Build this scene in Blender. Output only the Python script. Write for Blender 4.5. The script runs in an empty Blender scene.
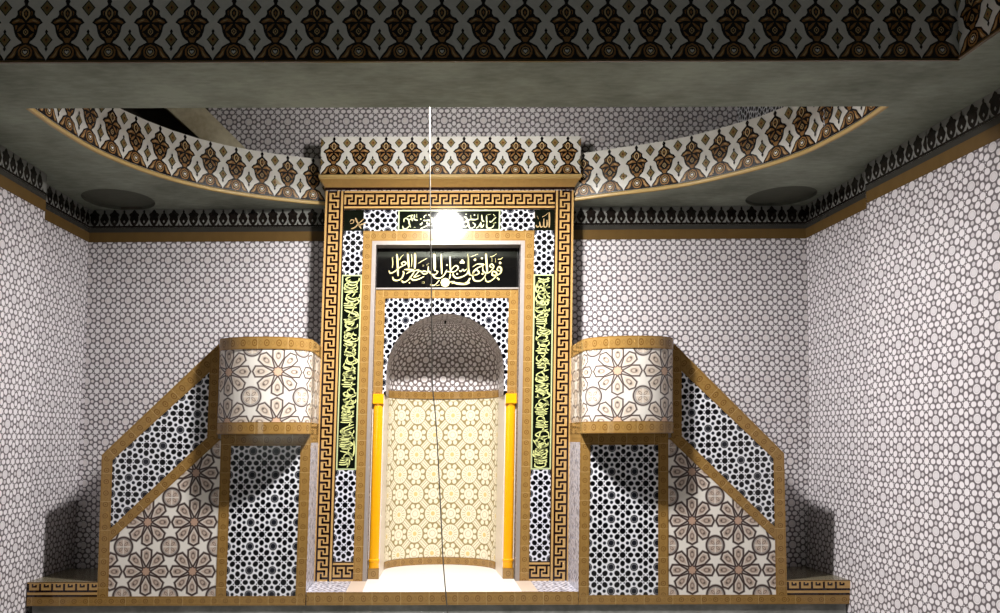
import bpy, math, random
from mathutils import Vector, geometry
rnd = random.Random(7)
pi = math.pi
CAMZ = 1.75            # eye height; all heights below are measured from the eye, then raised
XM = 0.157             # axis of the prayer niche
ZP, ZT = -1.346, 2.4066
YM, YF, YI = 7.304, 6.791, 7.444
ZC = 2.31              # underside of ceiling
ZFL = -1.75
scene = bpy.context.scene
COL = scene.collection

# ------------------------------------------------------------------ node expressions
def lin(c):
    f = lambda v: v / 12.92 if v <= .04045 else ((v + .055) / 1.055) ** 2.4
    return tuple(f(v / 255) for v in c) + (1.0,)

class E:
    nt = None
    def __init__(s, sock): s.s = sock
    def __add__(a, b): return M('ADD', a, b)
    def __radd__(a, b): return M('ADD', b, a)
    def __sub__(a, b): return M('SUBTRACT', a, b)
    def __rsub__(a, b): return M('SUBTRACT', b, a)
    def __mul__(a, b): return M('MULTIPLY', a, b)
    def __rmul__(a, b): return M('MULTIPLY', a, b)
    def __truediv__(a, b): return M('DIVIDE', a, b)

def M(op, *args):
    n = E.nt.nodes.new('ShaderNodeMath'); n.operation = op
    for i, a in enumerate(args):
        if isinstance(a, E): E.nt.links.new(a.s, n.inputs[i])
        else: n.inputs[i].default_value = a
    return E(n.outputs[0])
def vmin(*a):
    r = a[0]
    for b in a[1:]: r = M('MINIMUM', r, b)
    return r
def vmax(*a):
    r = a[0]
    for b in a[1:]: r = M('MAXIMUM', r, b)
    return r
def ab(a): return M('ABSOLUTE', a)
def ln(a, b): return M('SQRT', a * a + b * b)
def pp(a, s=.5): return M('PINGPONG', a, s)
def inside(d, w=.012):          # 1 where d < 0, soft edge of width w
    n = E.nt.nodes.new('ShaderNodeMapRange'); n.clamp = True
    E.nt.links.new(d.s, n.inputs[0])
    n.inputs[1].default_value = -w; n.inputs[2].default_value = w
    n.inputs[3].default_value = 1; n.inputs[4].default_value = 0
    return E(n.outputs[0])
def mix(f, c0, c1):
    n = E.nt.nodes.new('ShaderNodeMix'); n.data_type = 'RGBA'
    if isinstance(f, E): E.nt.links.new(f.s, n.inputs[0])
    else: n.inputs[0].default_value = f
    for k, c in ((6, c0), (7, c1)):
        if isinstance(c, tuple): n.inputs[k].default_value = c
        else: E.nt.links.new(c, n.inputs[k])
    return n.outputs[2]
def noise(scale, detail=3, coord='UV', stretch=None):
    n = E.nt.nodes.new('ShaderNodeTexNoise'); n.inputs['Scale'].default_value = scale
    n.inputs['Detail'].default_value = detail
    tc = E.nt.nodes.new('ShaderNodeTexCoord')
    if stretch:
        mp = E.nt.nodes.new('ShaderNodeMapping'); mp.inputs['Scale'].default_value = stretch
        E.nt.links.new(tc.outputs[coord], mp.inputs[0]); E.nt.links.new(mp.outputs[0], n.inputs['Vector'])
    else: E.nt.links.new(tc.outputs[coord], n.inputs['Vector'])
    return E(n.outputs[0])
def uv():
    tc = E.nt.nodes.new('ShaderNodeUVMap'); sp = E.nt.nodes.new('ShaderNodeSeparateXYZ')
    E.nt.links.new(tc.outputs[0], sp.inputs[0])
    return E(sp.outputs[0]), E(sp.outputs[1])
def mat(name, rough=.35, spec=.5):
    m = bpy.data.materials.new(name); m.use_nodes = True
    nt = m.node_tree; E.nt = nt
    b = nt.nodes['Principled BSDF']
    b.inputs['Roughness'].default_value = rough
    b.inputs['Specular IOR Level'].default_value = spec
    return m, b
def setc(b, c):
    if isinstance(c, tuple): b.inputs['Base Color'].default_value = c
    else: E.nt.links.new(c, b.inputs['Base Color'])
def vary(col, amount=.12, scale=9.0):      # mild mottling of glaze or paint
    n = noise(scale)
    d = tuple(v * (1 - amount) for v in lin(col)[:3]) + (1,)
    return mix(n, lin(col), d)
def plain(name, col, rough=.35, amount=.12, scale=9.0, spec=.5):
    m, b = mat(name, rough, spec); setc(b, vary(col, amount, scale)); return m

def girih(name, cell, line, big, small, per, ph, rough, grow=0.0, tiny=.022, gb=0.0, rules=False, spec=.5):
    m, b = mat(name, rough, spec)
    u, v = uv()
    x = pp(u / per[0] - ph[0]); y = pp(v / per[1] - ph[1])
    a = vmax(x, y); c = vmin(x, y)
    dA = ln(a, c) - (.16 + gb)
    dB = ln(a - .292, c) - (.05 + gb * 2)
    s = (a + c) * .7071 - .372; t = (a - c) * .7071
    dC = ln(s * .86, t) - (.08 + grow)
    dD = ln((a - .5) * 1.15, c - .15) - (.088 + grow)
    dE = ln(a - .5, c - .5) - (.1 + grow)
    dd = vmin(dC, dD, dE)
    dd = vmin(dd, ln(a - .425, c - .335) - tiny)
    col = mix(inside(dd), lin(line), lin(cell))
    col = mix(inside(dB), col, lin(small))
    col = mix(inside(dA), col, lin(cell))
    col = mix(inside(dA + .055), col, lin(big))
    col = mix(inside(ab(dA + .05) - .004) * .6, col, lin(line))
    if rules: col = mix(inside(ab(a - .400) - .006), col, lin(line))
    setc(b, col); return m

def flower(name, per, ph, petal, dark, white, pink, lw=.024, rough=.3):
    m, b = mat(name, rough)
    u, v = uv()
    x = pp(u / per[0] - ph[0]); y = pp(v / per[1] - ph[1])
    a = vmax(x, y); c = vmin(x, y)
    dd = vmax(c * .9239 - a * .3827, 0.0) * 2
    px = a + dd * .3827; py = ab(c - dd * .9239)
    d = vmax(py - .106, (px + py * .5 - .48) * .9, (py - (px - .085) * .56) * .9)
    r2 = ln(a - .5, c - .5)
    dm = r2 - .19
    col = mix(inside(ab(d) - lw), lin(white), lin(dark))
    col = mix(inside(d + lw), col, lin(petal))
    e = ln((px - .32) * .62, py)
    col = mix(inside(ab(e - .036) - .006), col, lin(dark))
    col = mix(inside(ab(d + lw + .012) - .004), col, lin(white))
    col = mix(inside(ln((px - .36), py) - .016), col, lin(dark))
    # central star
    dst = px + py * .9 - .105
    col = mix(inside(dst), col, lin(pink))
    col = mix(inside(ab(dst) - lw * .8), col, lin(dark))
    # medallion
    col = mix(inside(dm), col, lin(white))
    col = mix(inside(ab(dm) - lw), col, lin(dark))
    col = mix(inside(ab(dm + .035) - .006), col, lin(dark))
    col = mix(inside(dm + .045), col, lin(petal))
    q = vmin(.5 - a, .5 - c); w = vmax(.5 - a, .5 - c)
    leaf = ln((w + q) * .7071 - .075, (w - q) * 1.6) - .048
    col = mix(inside(ab(leaf) - .008), col, lin(dark))
    cross = vmax(q - .009, r2 - .145)
    col = mix(inside(cross), col, lin(white))
    setc(b, col); return m

def daisy(name, per, ph, cream, olive, yellow, rough=.3):
    m, b = mat(name, rough)
    u, v = uv()
    X = u / per[0] - ph[0]; Y = v / per[1] - ph[1]
    x = pp(X + Y); y = pp(X - Y)
    a = vmax(x, y); c = vmin(x, y)
    r = ln(a, c)
    ang = M('ARCTAN2', c, a) / (pi / 8)
    ray = pp(ang, .5)
    col = lin(olive)
    cellF = ln(a - .385, c - .235) - .08
    conn = vmax(c - .1, .33 - a)
    line = ab(c - .045) - .011
    r2 = ln(a - .5, c - .5)
    col = mix(inside(vmin(cellF, conn, r2 - .2)), col, lin(cream))
    col = mix(inside(vmax(line, .35 - a)), col, lin(olive))
    col = mix(inside(ab(r2 - .11) - .007), col, lin(olive))
    col = mix(inside(r - .315), col, lin(cream))
    spoke = vmax((.5 - ray) * r * .3927 - .009, vmax(.13 - r, r - .27))
    col = mix(inside(spoke, .008), col, lin(olive))
    col = mix(inside(ab(r - .33) - .010), col, lin(olive))
    col = mix(inside(r - .08), col, lin(yellow))
    setc(b, col); return m

def gold_border(name, base, dark, light, rough=.22, w=.045):
    m, b = mat(name, rough)
    u, v = uv()
    k = w / .045
    du = (pp(u / .1) * .1)
    ring = ab(ln(du, v) - .019 * k) - .0035
    dot = ln(du, v) - .006
    edge = (w * .80 - ab(v))
    sq = ab(ab(.05 - du) + ab(v) - .016 * k) - .002
    n = noise(30)
    col = mix(n, lin(base), lin(tuple(x * .82 for x in base)))
    col = mix(inside(vmin(ring, dot), .002), col, lin(dark))
    col = mix(inside(sq, .002) * .6, col, lin(dark))
    col = mix(inside(ab(edge) - .002, .002) * .8, col, lin(dark))
    col = mix(inside(pp(u / .25 - .3) * .25 - .002, .0012) * .7, col, lin(light))
    setc(b, col); return m

def herring(name, white, grey):
    m, b = mat(name, .25)
    u, v = uv()
    st = pp((u + pp(v / .16) * .16 + noise(9) * .05) / .05)
    col = mix(inside(st - .2, .10), lin(white), lin(grey))
    col = mix(inside(noise(16) - .44, .05) * .55, col, lin(grey))
    setc(b, col); return m

def plaster(name, c0, c1, scale=1.6, rough=.85):
    m, b = mat(name, rough, .2)
    n = noise(scale, 6, 'Object'); n2 = noise(scale * 7, 4, 'Object', (1, 3, 1))
    f = M('MULTIPLY', n * .7 + n2 * .3, 1.0)
    g = E.nt.nodes.new('ShaderNodeMapRange'); g.inputs[1].default_value = .36; g.inputs[2].default_value = .64
    E.nt.links.new(f.s, g.inputs[0])
    setc(b, mix(E(g.outputs[0]), lin(c0), lin(c1))); return m

WALLC = (226, 221, 223); WALLL = (102, 94, 98)
WP = (.1985, .2025)
MT = {}
MT['wall_back'] = girih('star_tile_back', WALLC, WALLL, (218, 210, 210), (212, 204, 204), WP, (.081, .837), .3, .03, .024, .014, True)
MT['wall_side'] = girih('star_tile_side', (229, 223, 227), WALLL, (216, 210, 214), (208, 202, 206), WP, (.65, .6), .3, .032, .024, .014, True)
MT['dome'] = girih('star_tile_dome', WALLC, (104, 92, 90), (210, 202, 200), (202, 194, 192), (.205, .205), (0, .1), .35, .018, .02, .006)
MT['bw'] = girih('black_star_tile', (6, 6, 10), (226, 226, 232), (26, 28, 36), (30, 32, 42), (.2025, .2085), (.0, .0), .16, .03, .03, .012)
MT['bw_mihrab'] = girih('black_star_tile_small', (6, 6, 10), (206, 206, 216), (22, 24, 32), (26, 28, 38), (.204, .204), (.0, .0), .07, .03, .03, .012)
MT['flower'] = flower('brown_rosette_tile', (.408, .43), (0, 0), (188, 168, 154), (58, 40, 38), (232, 226, 218), (182, 150, 130))
MT['flower_drum'] = flower('cream_rosette_tile', (.44, .43), (0, 0), (206, 190, 174), (62, 42, 40), (226, 220, 212), (206, 172, 146), .018)
MT['daisy'] = daisy('daisy_tile', (.387, .42), (.30, .579), (228, 219, 196), (146, 130, 88), (208, 184, 124))
MT['gold'] = gold_border('ochre_border_tile', (160, 124, 68), (112, 78, 34), (186, 158, 110), .12)
MT['gold_plain'] = plain('ochre_glaze', (158, 122, 66), .25, .25, 25)
MT['lip'] = plain('pale_gold_glaze', (200, 168, 108), .25, .15, 30)
MT['herring'] = herring('grey_chevron_tile', (224, 222, 232), (92, 92, 108))
MT['key_gold'] = plain('key_gold', (188, 150, 94), .07, .12, 20)
MT['key_dark'] = plain('key_dark', (34, 15, 11), .07, .2, 20)
MT['black'] = plain('black_glaze', (13, 12, 12), .06, .3, 20)
MT['black_green'] = plain('black_green_glaze', (12, 16, 9), .07, .3, 20)
MT['script_gold'] = plain('script_gold', (240, 226, 148), .35, .06, 20)
MT['script_green'] = plain('script_yellow_green', (210, 214, 142), .35, .25, 40)
MT['script_bronze'] = plain('script_bronze', (168, 140, 96), .35, .15, 40)
MT['green_edge'] = plain('pale_green_edge', (176, 186, 140), .3, .1, 30)
MT['pale'] = plain('pale_edge', (146, 137, 132), .4, .12, 14)
MT['cream'] = plain('cream_glaze', (226, 214, 200), .35, .08, 12)
MT['yellow'] = plain('yellow_glaze', (240, 168, 16), .16, .10, 12)
MT['marble'] = plain('white_slab', (226, 221, 216), .4, .07, 5)
MT['beige'] = plain('beige_slab', (198, 180, 164), .4, .08, 8)
MT['f_white'] = plain('frieze_white', (232, 228, 222), .25, .06, 20)
MT['f_black'] = plain('frieze_black', (22, 15, 12), .25, .2, 20)
MT['f_gold'] = plain('frieze_gold_brown', (160, 116, 68), .25, .3, 40)
MT['f_pale'] = plain('frieze_pale_gold', (204, 172, 124), .25, .2, 40)
MT['f_olive'] = plain('frieze_olive', (140, 126, 84), .25, .2, 40)
MT['p_ground_shaded'] = plain('palmette_ground_shaded', (128, 128, 124), .3, .15, 20)  # shade under the ceiling is put into this grey tile colour
MT['soffit'] = plaster('grey_soffit_plaster', (158, 164, 150), (116, 120, 108))
MT['soffit_recess'] = plaster('recess_dark_grey', (100, 102, 92), (86, 88, 78))  # darker grey than the soffit around the recesses
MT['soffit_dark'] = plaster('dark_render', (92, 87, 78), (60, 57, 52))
MT['strut'] = plaster('pale_render', (232, 222, 194), (186, 172, 140), 3.0)
MT['band_shaded'] = plain('shaded_band_tile', (104, 80, 44), .25, .25, 12)  # ochre darkened to carry the ceiling's shade in its colour
MT['band_slate'] = plain('slate_band_tile', (58, 56, 52), .25, .2, 12)
MT['concrete'] = plaster('concrete', (150, 150, 146), (112, 112, 108), 3.0)
MT['step'] = plain('step_tile', (120, 112, 92), .25, .25, 14)
MT['skirt'] = plain('skirting_tile', (168, 136, 96), .3, .35, 6)
MT['cable'] = plain('cable_sheath', (120, 116, 110), .5, .1, 9)
MT['metal'] = plain('grey_metal', (90, 92, 96), .4, .1, 9)

# ------------------------------------------------------------------ mesh builder
def lean(x, z):                       # the tilework of niche and pulpits stands a touch out of plumb
    u = abs(x - XM)
    k = .027 if u < 1.35 else .027 - .017 * min(1, (u - 1.35) / 1.65)
    return x + k * (z - ZP)

class MB:
    def __init__(s): s.v = []; s.f = []; s.uv = []; s.mi = []; s.mats = []
    def m(s, name):
        if name not in s.mats: s.mats.append(name)
        return s.mats.index(name)
    def face(s, pts, uvs=None, m=None, axes=None):
        i = len(s.v); s.v += [tuple(p) for p in pts]
        s.f.append(list(range(i, i + len(pts))))
        if uvs is None:
            if axes is None:
                n = geometry.normal([Vector(p) for p in pts[:4]] if len(pts) < 5 else [Vector(p) for p in pts])
                k = max(range(3), key=lambda q: abs(n[q]))
                axes = {0: (1, 2), 1: (0, 2), 2: (0, 1)}[k]
            uvs = [(p[axes[0]], p[axes[1]]) for p in pts]
        s.uv.append(uvs); s.mi.append(s.m(m) if m else 0)
    def box(s, x0, x1, y0, y1, z0, z1, m=None):
        a = [(x0, y0, z0), (x1, y0, z0), (x1, y1, z0), (x0, y1, z0), (x0, y0, z1), (x1, y0, z1), (x1, y1, z1), (x0, y1, z1)]
        for q in ((0, 1, 5, 4), (1, 2, 6, 5), (2, 3, 7, 6), (3, 0, 4, 7), (4, 5, 6, 7), (3, 2, 1, 0)):
            s.face([a[k] for k in q], m=m)
    def prism(s, poly, y0, y1, m=None, uvs=None, side=None):   # polygon in (x, z) pushed from y0 (front) back to y1
        f = [(x, y0, z) for x, z in poly]; b = [(x, y1, z) for x, z in poly]
        s.face(f, uvs, m); s.face(b[::-1], uvs[::-1] if uvs else None, m)
        n = len(poly)
        for i in range(n):
            j = (i + 1) % n
            s.face([f[j], f[i], b[i], b[j]], [(0, 0)] * 4 if uvs else None, side or m)
    def strip(s, p0, p1, p2, p3, y0, y1, m):  # bordered quad: p0-p3 start edge, p1-p2 end edge; uv runs along it, v centred
        L = math.dist(((p0[0] + p3[0]) / 2, (p0[1] + p3[1]) / 2), ((p1[0] + p2[0]) / 2, (p1[1] + p2[1]) / 2))
        d = Vector(p1) - Vector(p0); d = d / d.length
        w = .045
        uvs = []
        for p, sg in ((p0, -1), (p1, -1), (p2, 1), (p3, 1)):
            uvs.append(((Vector(p) - Vector(p0)).dot(d), sg * w))
        s.prism([p0, p1, p2, p3], y0, y1, m, uvs)
    def build(s, name, mats=None, parent=None, warp=False, origin=None, smooth=False):
        me = bpy.data.meshes.new(name)
        o = Vector(origin) if origin else Vector((0, 0, 0))
        if parent is not None: o = Vector(parent['_o'])
        vs = []
        for x, y, z in s.v:
            if warp: x = lean(x, z)
            vs.append((x - o[0], y - o[1], z + CAMZ - o[2]))
        me.from_pydata(vs, [], s.f)
        ul = me.uv_layers.new(name='UVMap')
        k = 0; data = []
        for q in s.uv:
            for t in q: data += [t[0], t[1]]
        ul.data.foreach_set('uv', data)
        ms = s.mats if s.mats else ([mats] if isinstance(mats, str) else mats)
        for t in ms: me.materials.append(MT[t])
        if len(ms) > 1 and s.mats: me.polygons.foreach_set('material_index', s.mi)
        if smooth: me.polygons.foreach_set('use_smooth', [True] * len(s.f))
        me.validate()
        ob = bpy.data.objects.new(name, me); COL.objects.link(ob)
        if parent is not None: ob.parent = parent; ob['_o'] = tuple(o)
        else: ob.location = o
        return ob

def one(name, m, parent, fn, warp=True, smooth=False):
    b = MB(); fn(b); return b.build(name, m, parent, warp, smooth=smooth)
def thing(name, label, cat, loc, group=None):
    o = bpy.data.objects.new(name, None); COL.objects.link(o)
    o.location = loc; o['label'] = label; o['category'] = cat; o['_o'] = loc
    o.empty_display_size = .1
    if group: o['group'] = group
    return o
def struct(o): o['kind'] = 'structure'; return o
def tag(o, label, cat): o['label'] = label; o['category'] = cat; return o

# ribbons for lettering --------------------------------------------------
def smooth_path(pts, n=5):
    if len(pts) < 3: return pts
    out = []
    P = [pts[0]] + pts + [pts[-1]]
    for i in range(1, len(P) - 2):
        for k in range(n):
            t = k / n
            out.append(tuple(.5 * (2 * P[i][q] + (P[i + 1][q] - P[i - 1][q]) * t + (2 * P[i - 1][q] - 5 * P[i][q] + 4 * P[i + 1][q] - P[i + 2][q]) * t * t
                       + (3 * P[i][q] - P[i - 1][q] - 3 * P[i + 1][q] + P[i + 2][q]) * t ** 3) for q in range(len(pts[0]))))
    out.append(pts[-1]); return out
def ribbon(mb, pts, w, y, m, taper=.35, pen=None):
    p = smooth_path(pts); n = len(p)
    L, R = [], []
    for i in range(n):
        a = Vector(p[max(0, i - 1)][:2]); b = Vector(p[min(n - 1, i + 1)][:2])
        d = b - a
        if d.length < 1e-7: d = Vector((1, 0))
        d.normalize(); nn = Vector((-d.y, d.x))
        t = i / (n - 1)
        ww = w / 2 * min(1, taper + 4 * t, taper + 4 * (1 - t))
        if pen is not None: ww *= .62 + .5 * abs(math.sin(math.atan2(d.y, d.x) - pen))
        c = Vector(p[i][:2])
        L.append(c + nn * ww); R.append(c - nn * ww)
    for i in range(n - 1):
        q = [R[i], R[i + 1], L[i + 1], L[i]]
        mb.face([(c.x, y, c.y) for c in q], m=m)
def disc(mb, x, z, r, y, m, n=14):
    mb.face([(x + r * math.cos(2 * pi * k / n), y, z + r * math.sin(2 * pi * k / n)) for k in range(n)], m=m)

# ------------------------------------------------------------------ friezes
def mirror(h): return h + [(-x, y) for x, y in h[::-1] if abs(x) > 1e-6]
def cellpts(raw): return mirror([(x / 318, (525 - y) / 475) for x, y in raw])
F_LAYERS = []
def fl(m, lay, sh, raw): F_LAYERS.append((m, lay, sh, cellpts(raw)))
def fl2(m, lay, raw):
    for sgn in (1, -1): F_LAYERS.append((m, lay, 0, [(sgn * x / 318, (525 - y) / 475) for x, y in raw]))
fl('f_black', 1, 0, [(0,50),(14,66),(20,80),(12,94),(12,106),(42,128),(68,150),(66,178),(80,198),(108,210),(130,240),(102,258),(94,275),(88,310),(74,345),(54,368),(36,380),(30,392),(52,402),(90,422),(110,455),(140,490),(156,515),(158.5,524),(0,524)])
fl('f_pale', 2, 0, [(0,124),(22,142),(32,164),(28,188),(0,222)])
fl('f_black', 3, 0, [(0,138),(18,158),(16,184),(0,206)])
fl('f_gold', 4, 0, [(0,152),(9,170),(0,190)])
fl2('f_gold', 2, [(34,148),(50,156),(48,178),(38,190),(44,168)])
fl2('f_gold', 2, [(8,238),(30,214),(58,206),(94,224),(110,239),(92,248),(58,236)])
fl2('f_pale', 3, [(44,216),(72,220),(92,234),(62,230)])
fl2('f_gold', 2, [(6,250),(26,256),(58,282),(66,310),(44,300),(22,276)])
fl2('f_gold', 2, [(64,256),(84,262),(76,296),(68,284)])
fl2('f_gold', 2, [(54,318),(64,318),(48,348),(22,352),(34,334)])
fl('f_pale', 2, 0, [(0,282),(20,300),(20,318),(0,338)])
fl('f_black', 3, 0, [(0,291),(13,304),(13,315),(0,328)])
fl('f_pale', 4, 0, [(0,300),(7,309),(0,319)])
fl2('f_gold', 2, [(0,354),(34,356),(22,376),(14,392),(0,392)])
fl2('f_gold', 2, [(44,412),(84,436),(102,470),(136,508),(96,508),(76,486),(66,448)])
fl2('f_pale', 3, [(72,444),(92,474),(116,502),(98,500),(82,478)])
fl('f_gold', 2, 0, [(0,404),(34,418),(54,448),(52,484),(34,508),(0,514)])
fl('f_black', 3, 0, [(0,418),(34,436),(42,464),(30,492),(0,504)])
fl('f_pale', 4, 0, [(0,430),(24,440),(32,464),(22,484),(0,495)])
fl('f_black', 5, 0, [(0,440),(20,446),(24,464),(0,486)])
fl('f_white', 6, 0, [(0,456),(12,450),(16,462),(0,478)])
for lay, m, raw in ((1,'f_black',[(0,66),(52,126),(0,190)]),(2,'f_olive',[(0,78),(42,127),(0,178)]),(3,'f_gold',[(0,100),(22,127),(0,156)]),(4,'f_black',[(0,116),(8,127),(0,140)]),
    (1,'f_black',[(0,288),(12,306),(6,320),(48,368),(6,422),(12,438),(0,458)]),(2,'f_olive',[(0,326),(38,368),(0,414)]),(3,'f_gold',[(0,344),(20,368),(0,394)]),(4,'f_black',[(0,357),(8,369),(0,380)])):
    fl(m, lay, .5, raw)

def frieze(mb, mapf, s0, s1, h, cw, phase, lift=.0005, flat=True):
    """mapf(s, t, off, c): point on the facet whose centre is at c"""
    k0 = math.floor((s0 - phase) / cw) - 1; k1 = math.ceil((s1 - phase) / cw) + 1
    cl = lambda s: min(max(s, s0), s1)
    for k in range(k0, k1 + 1):
        a, e = cl(phase + (k - .5) * cw), cl(phase + (k + .5) * cw)
        if e - a > 1e-4:
            mb.face([mapf(a, 0, 0, a), mapf(e, 0, 0, e), mapf(e, h, 0, e), mapf(a, h, 0, a)], [(a, 0), (e, 0), (e, h), (a, h)], 'f_white')
        for m, lay, sh, poly in F_LAYERS:
            c = phase + (k + sh) * cw
            pts = [(cl(c + x * cw), min(max(y, 0), 1) * h) for x, y in poly]
            xs = [p[0] for p in pts]
            if max(xs) - min(xs) < 1e-4: continue
            mb.face([mapf(s, t, lay * lift, cl(c)) for s, t in pts], pts, m)

P_BIG = mirror([(0,1),(.08,.91),(.12,.82),(.20,.78),(.27,.70),(.20,.60),(.225,.42),(.17,.24),(.09,.12),(.0,.08)])
P_NAR = mirror([(0,.99),(.05,.89),(.04,.80),(.12,.72),(.15,.62),(.23,.46),(.17,.28),(.07,.14),(0,.08)])
P_TRI = mirror([(0,.24),(.07,.06),(.0,.05)])
def palmettes(mb, p0, p1, z0, z1, out, phase=0.0, cw=.2):
    a = Vector(p0); b = Vector(p1); L = (b - a).length; d = (b - a) / L
    nrm = Vector(out)
    h = z1 - z0
    def mp(s, t, off):
        q = a + d * s + nrm * off
        return (q.x, q.y, z0 + t)
    mb.face([mp(0, 0, 0), mp(L, 0, 0), mp(L, h, 0), mp(0, h, 0)], [(0, 0), (L, 0), (L, h), (0, h)], 'p_ground_shaded')
    mb.face([mp(0, 0, .001), mp(L, 0, .001), mp(L, .1 * h, .001), mp(0, .1 * h, .001)], [(0, 0), (L, 0), (L, .02), (0, .02)], 'f_black')
    k = 0; s = phase
    while s < L - .02:
        for poly, o in ((P_BIG, 0), (P_NAR, .5), (P_TRI, .25), (P_TRI, .75)):
            pts = [(min(max(s + (o + x) * cw, 0), L), y * h) for x, y in poly]
            if max(p[0] for p in pts) - min(p[0] for p in pts) < .004: continue
            mb.face([mp(q, t, .002) for q, t in pts], pts, 'f_black')
            c = s + o * cw
            if .03 < c < L - .03 and poly is not P_TRI:
                mb.face([mp(c + x * cw, t * h, .003) for x, t in ((0, .24), (.05, .32), (0, .42), (-.05, .32))], m='p_ground_shaded')
        s += cw

# ------------------------------------------------------------------ room shell
BL = (-3.373, 7.607); BR = (3.816, 7.521)
LW = [(-3.373, 7.607), (-3.419, 6.809), (-3.419, 6.62), (-3.296, 6.559), (-3.36, 4.9), (-3.45, 2.0)]
RW = [(3.816, 7.521), (3.847, 6.523), (3.763, 6.378), (3.80, 5.633), (3.86, 4.4), (3.95, 2.0)]
Z_G0, Z_G1 = 1.977, 2.125
WB = -1.56

def wlean(side, z):
    t = max(0, (1.977 - z) / 3.45)
    return -.075 * t if side < 0 else -.04 * t - .08 * t ** 3
def wall(pts, z0, z1, side):
    b = MB(); n = 12
    ox = .25 * side
    zs = [z0 + (z1 - z0) * k / n for k in range(n + 1)]
    s = 0
    for p, q in zip(pts[:-1], pts[1:]):
        L = math.dist(p, q)
        for za, zb in zip(zs[:-1], zs[1:]):
            for o in (0, ox):
                f = [(p[0] + o + wlean(side, za), p[1], za), (q[0] + o + wlean(side, za), q[1], za), (q[0] + o + wlean(side, zb), q[1], zb), (p[0] + o + wlean(side, zb), p[1], zb)]
                u = [(s, za), (s + L, za), (s + L, zb), (s, zb)]
                if (side < 0) == (o == 0): f = f[::-1]; u = u[::-1]
                b.face(f, u)
        s += L
    for p in (pts[0], pts[-1]):
        b.face([(p[0], p[1], z0), (p[0] + ox, p[1], z0), (p[0] + ox, p[1], z1), (p[0], p[1], z1)])
    return b
struct(wall(LW, WB, ZC, -1).build('wall_left', 'wall_side'))
struct(wall(RW, WB, ZC, 1).build('wall_right', 'wall_side'))

# back wall: two tiled wings beside the niche block, and its upper part over the ceiling opening
def back_y(x): return BL[1] + (BR[1] - BL[1]) * (x - BL[0]) / (BR[0] - BL[0])
b = MB()
def back_panel(b, x0, x1, z0, z1, m):
    y0, y1 = back_y(x0), back_y(x1)
    b.face([(x0, y0, z0), (x1, y1, z0), (x1, y1, z1), (x0, y0, z1)], [(x0, z0), (x1, z0), (x1, z1), (x0, z1)], m)
    b.face([(x0, y0 + .2, z0), (x0, y0 + .2, z1), (x1, y1 + .2, z1), (x1, y1 + .2, z0)], None, m)
back_panel(b, BL[0], -.62, ZFL, ZC, 'wall_back'); back_panel(b, .94, BR[0], ZFL, ZC, 'wall_back')
back_panel(b, -.62, .94, 1.5, ZC, 'wall_back')
struct(b.build('wall_back'))
b = MB()
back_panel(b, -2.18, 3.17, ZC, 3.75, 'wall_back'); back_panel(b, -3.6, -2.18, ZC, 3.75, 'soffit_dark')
struct(b.build('wall_back_upper'))
b = MB()
b.face([(3.17, 7.53, ZC + .13), (3.17, 5.9, ZC + .13), (3.17, 5.9, 3.75), (3.17, 7.53, 3.75)], m='bw')
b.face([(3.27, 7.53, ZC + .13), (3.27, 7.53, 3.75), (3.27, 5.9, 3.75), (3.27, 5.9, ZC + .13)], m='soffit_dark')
struct(b.build('wall_right_upper'))
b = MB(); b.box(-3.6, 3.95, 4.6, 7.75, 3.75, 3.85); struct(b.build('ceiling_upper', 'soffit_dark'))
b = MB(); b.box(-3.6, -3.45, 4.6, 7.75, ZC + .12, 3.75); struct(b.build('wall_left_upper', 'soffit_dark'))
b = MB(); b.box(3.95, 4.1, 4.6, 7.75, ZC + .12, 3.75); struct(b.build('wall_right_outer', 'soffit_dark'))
# pale rendered strut crossing the void, seen through the opening
b = MB()
b.prism([(-3.05, 3.72), (-2.62, 3.72), (-1.38, 2.47), (-1.68, 2.47)], 7.30, 7.44)
struct(b.build('trim_1', 'strut'))

# floor
b = MB(); b.box(-3.9, 4.2, .5, 8.9, ZFL - .1, ZFL); struct(b.build('floor', 'concrete'))
# skirtings
def skirting(name, p, q, ox):
    b = MB()
    for x0, x1, ya, yb, z0, z1 in ((0, ox, 0, 0, ZFL, WB),):
        f = [(p[0], p[1]), (q[0], q[1])]
        i = [(p[0] + ox, p[1]), (q[0] + ox, q[1])]
        b.face([(*f[0], z0), (*f[1], z0), (*f[1], z1), (*f[0], z1)])
        b.face([(*i[0], z0), (*i[0], z1), (*i[1], z1), (*i[1], z0)])
        b.face([(*f[0], z1), (*f[1], z1), (*i[1], z1), (*i[0], z1)])
    struct(b.build(name, 'skirt'))
skirting('baseboard_left', (-3.365, 6.559), (-3.515, 2.0), -.06)
skirting('baseboard_right', (3.635, 6.378), (3.82, 2.0), .06)

# tiled cornice round the room: ochre band with palmettes above it
def cornice(name, runs):
    b = MB()
    for p, q, out, ph in runs:
        a = Vector(p); c = Vector(q); o = Vector(out)
        L = (c - a).length
        f = lambda s, off, z: ((a + (c - a) * s + o * off).x, (a + (c - a) * s + o * off).y, z)
        b.face([f(0, .006, Z_G0), f(1, .006, Z_G0), f(1, .006, Z_G1), f(0, .006, Z_G1)], [(0, -.03), (L, -.03), (L, .03), (0, .03)], 'band_shaded')
        b.face([f(0, .0065, Z_G1 - .05), f(1, .0065, Z_G1 - .05), f(1, .0065, Z_G1), f(0, .0065, Z_G1)], None, 'band_slate')
        b.face([f(0, 0, Z_G0), f(1, 0, Z_G0), f(1, .006, Z_G0), f(0, .006, Z_G0)], None, 'band_shaded')
        d = (c - a) / L
        palmettes(b, a + o * .008, c + o * .008, Z_G1, ZC - .002, out, ph)
    return struct(b.build(name))
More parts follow.
